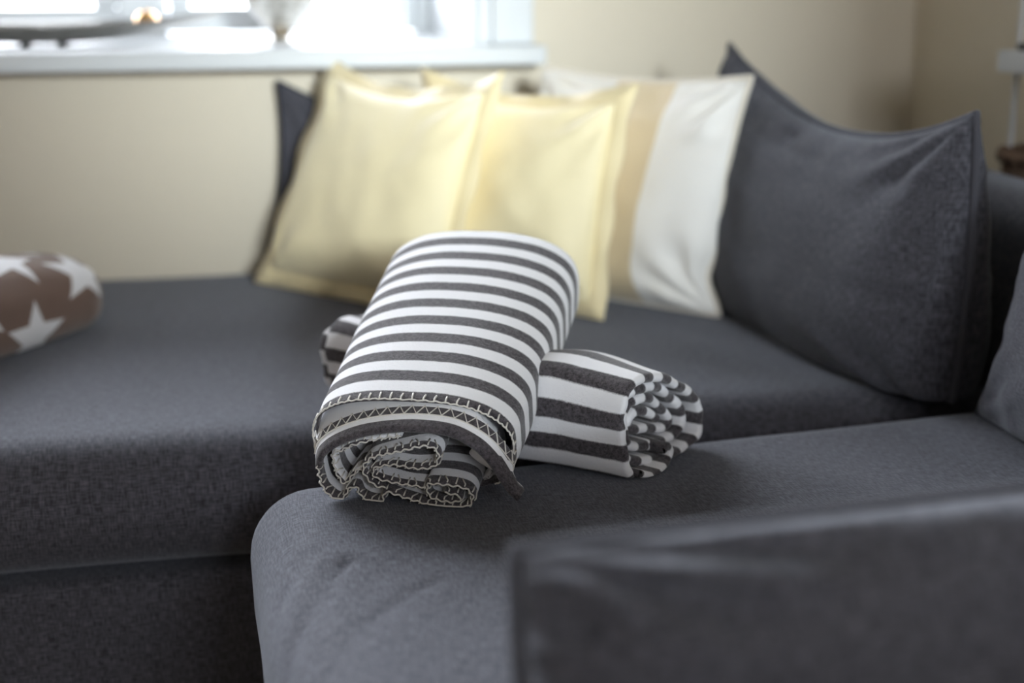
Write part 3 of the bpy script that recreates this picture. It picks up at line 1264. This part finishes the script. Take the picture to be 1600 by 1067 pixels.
for off in (0.0, 0.003):
    for i in range(NV + 1):
        s = -1 + 2 * i / NV
        for j in range(NU + 1):
            t = -1 + 2 * j / NU
            V.append(dish_pt(s, t, off))
mm = (NV + 1) * (NU + 1)
for o in (0, mm):
    for i in range(NV):
        for j in range(NU):
            a = o + i * (NU + 1) + j
            q = (a, a + 1, a + NU + 2, a + NU + 1)
            F_.append(q if o else q[::-1])
for i in range(NV):
    for j in (0, NU):
        a = i * (NU + 1) + j
        b = a + NU + 1
        F_.append((a, b, b + mm, a + mm))
for i in (0, NV):
    for j in range(NU):
        a = i * (NU + 1) + j
        F_.append((a, a + 1, a + 1 + mm, a + mm))
obj('bowl', V, F_, M['silver'], dish)
for x, y in ((-0.268, 2.745), (-0.203, 2.745), (-0.268, 2.785), (-0.203, 2.785)):
    k = MB(); k.lathe([(0.0085, 0), (0.0095, 0.002), (0.009, 0.005), (0.006, 0.0085)], (x, y, WZ0 + 0.0005), 16); k.build('foot', M['dark_rubber'], dish, smooth=True)


def ball(name, label, cat, c, r, mat):
    k = MB()
    k.lathe([(r * math.sin(math.pi * i / 20) + 1e-4, -r * math.cos(math.pi * i / 20)) for i in range(21)], c, 28)
    return tag(k.build(name, mat, smooth=True), label, cat)


ball('glint_ball', 'small gold ball added to stand in for the warm glint on the dish rim', 'glint stand-in', (-0.052, 2.775, WZ0 + 0.0405), 0.021, M['gold'])  # ball added in place of the bright glint on the dish rim

vase = empty('goblet', (0.195, 2.80, WZ0 + 0.001))
tag(vase, 'mottled silver glass goblet on a dark stem on the window sill', 'vase')
k = MB(); k.lathe([(0.036, 0.0), (0.036, 0.003), (0.030, 0.006), (0.020, 0.009), (0.015, 0.010)], (0.195, 2.80, WZ0 + 0.0005), 32)
k.build('foot', M['mercury'], vase, smooth=True)
k = MB(); k.lathe([(0.018, 0.0095), (0.0185, 0.016), (0.020, 0.021), (0.018, 0.026), (0.018, 0.030)], (0.195, 2.80, WZ0 + 0.0005), 24)
k.build('stem', M['bronze'], vase, smooth=True)
k = MB(); k.lathe([(0.018, 0.027), (0.031, 0.030), (0.046, 0.046), (0.061, 0.062), (0.072, 0.082), (0.078, 0.105), (0.078, 0.128), (0.070, 0.150),
                   (0.058, 0.168), (0.054, 0.178), (0.058, 0.185), (0.055, 0.185), (0.051, 0.178), (0.055, 0.168), (0.067, 0.149), (0.075, 0.127),
                   (0.075, 0.105), (0.069, 0.083), (0.058, 0.064), (0.043, 0.049), (0.020, 0.038)], (0.195, 2.80, WZ0 + 0.0005), 56)
k.build('bowl', M['mercury'], vase, smooth=True)

# ------------------------------------------------------------------ shelf unit by the right wall
shelf = empty('shelf_unit', (1.33, 1.75, 0))
tag(shelf, 'white open shelf unit with slim posts behind the sofa back, by the right wall', 'shelf')
for y in (2.058, 1.43):
    for x in (1.30, 1.40):
        k = MB(); k.box(x - 0.0035, x + 0.0035, y - 0.0035, y + 0.0035, 0, 1.75, 0.001); k.build('post', M['white'], shelf)
for z0, z1 in ((0.818, 0.853), (1.60, 1.64), (0.30, 0.34), (0.525, 0.545)):
    k = MB(); k.box(1.275, 1.42, 1.40, 2.078, z0, z1, 0.003); k.build('shelf_board', M['white'], shelf)
k = MB(); k.box(1.285, 1.39, 1.76, 2.042, 0.8535, 0.865, 0.003)
tag(k.build('book', M['black']), 'thin black book lying flat on the white shelf', 'book')
basket = empty('basket', (1.337, 1.985, 0.5455))
tag(basket, 'brown wicker basket on the lower shelf, just showing over the sofa back', 'basket')
k = MB()
nn = 96
V, F_ = [], []
for j in range(49):
    z = 0.5460 + 0.145 * j / 48
    for i in range(nn):
        th = 2 * math.pi * i / nn
        r = 0.070 + 0.010 * j / 48 + 0.004 * math.sin(th * 24 + math.pi * (j // 4 % 2)) * abs(math.sin(math.pi * j / 4))
        V.append((1.337 + r * math.cos(th), 1.985 + r * 1.0 * math.sin(th), z))
for j in range(48):
    for i in range(nn):
        i2 = (i + 1) % nn
        F_.append((j * nn + i, j * nn + i2, (j + 1) * nn + i2, (j + 1) * nn + i))
F_.append(tuple(range(nn))[::-1])
obj('basket_wall', V, F_, M['wicker'], basket)
k = MB(); k.tube([(1.337 + 0.082 * math.cos(2 * math.pi * i / 60), 1.985 + 0.082 * math.sin(2 * math.pi * i / 60), 0.693 + 0.004 * math.sin(i * 2.1)) for i in range(60)], 0.009, 10, True)
k.build('rim', M['wicker'], basket, smooth=True)

for o in bpy.data.objects:
    base = o.name.split('.')[0]
    if base == 'stem':
        o['label'] = 'dark bronze stem'
    elif base == 'edge_stitching':
        o['label'] = 'cream blanket stitching along the hems'
    elif base == 'foot' and o.parent and o.parent.name == 'dish':
        o['label'] = 'small dark foot'
for o in bpy.data.objects:
    if '_org' in o:
        del o['_org']
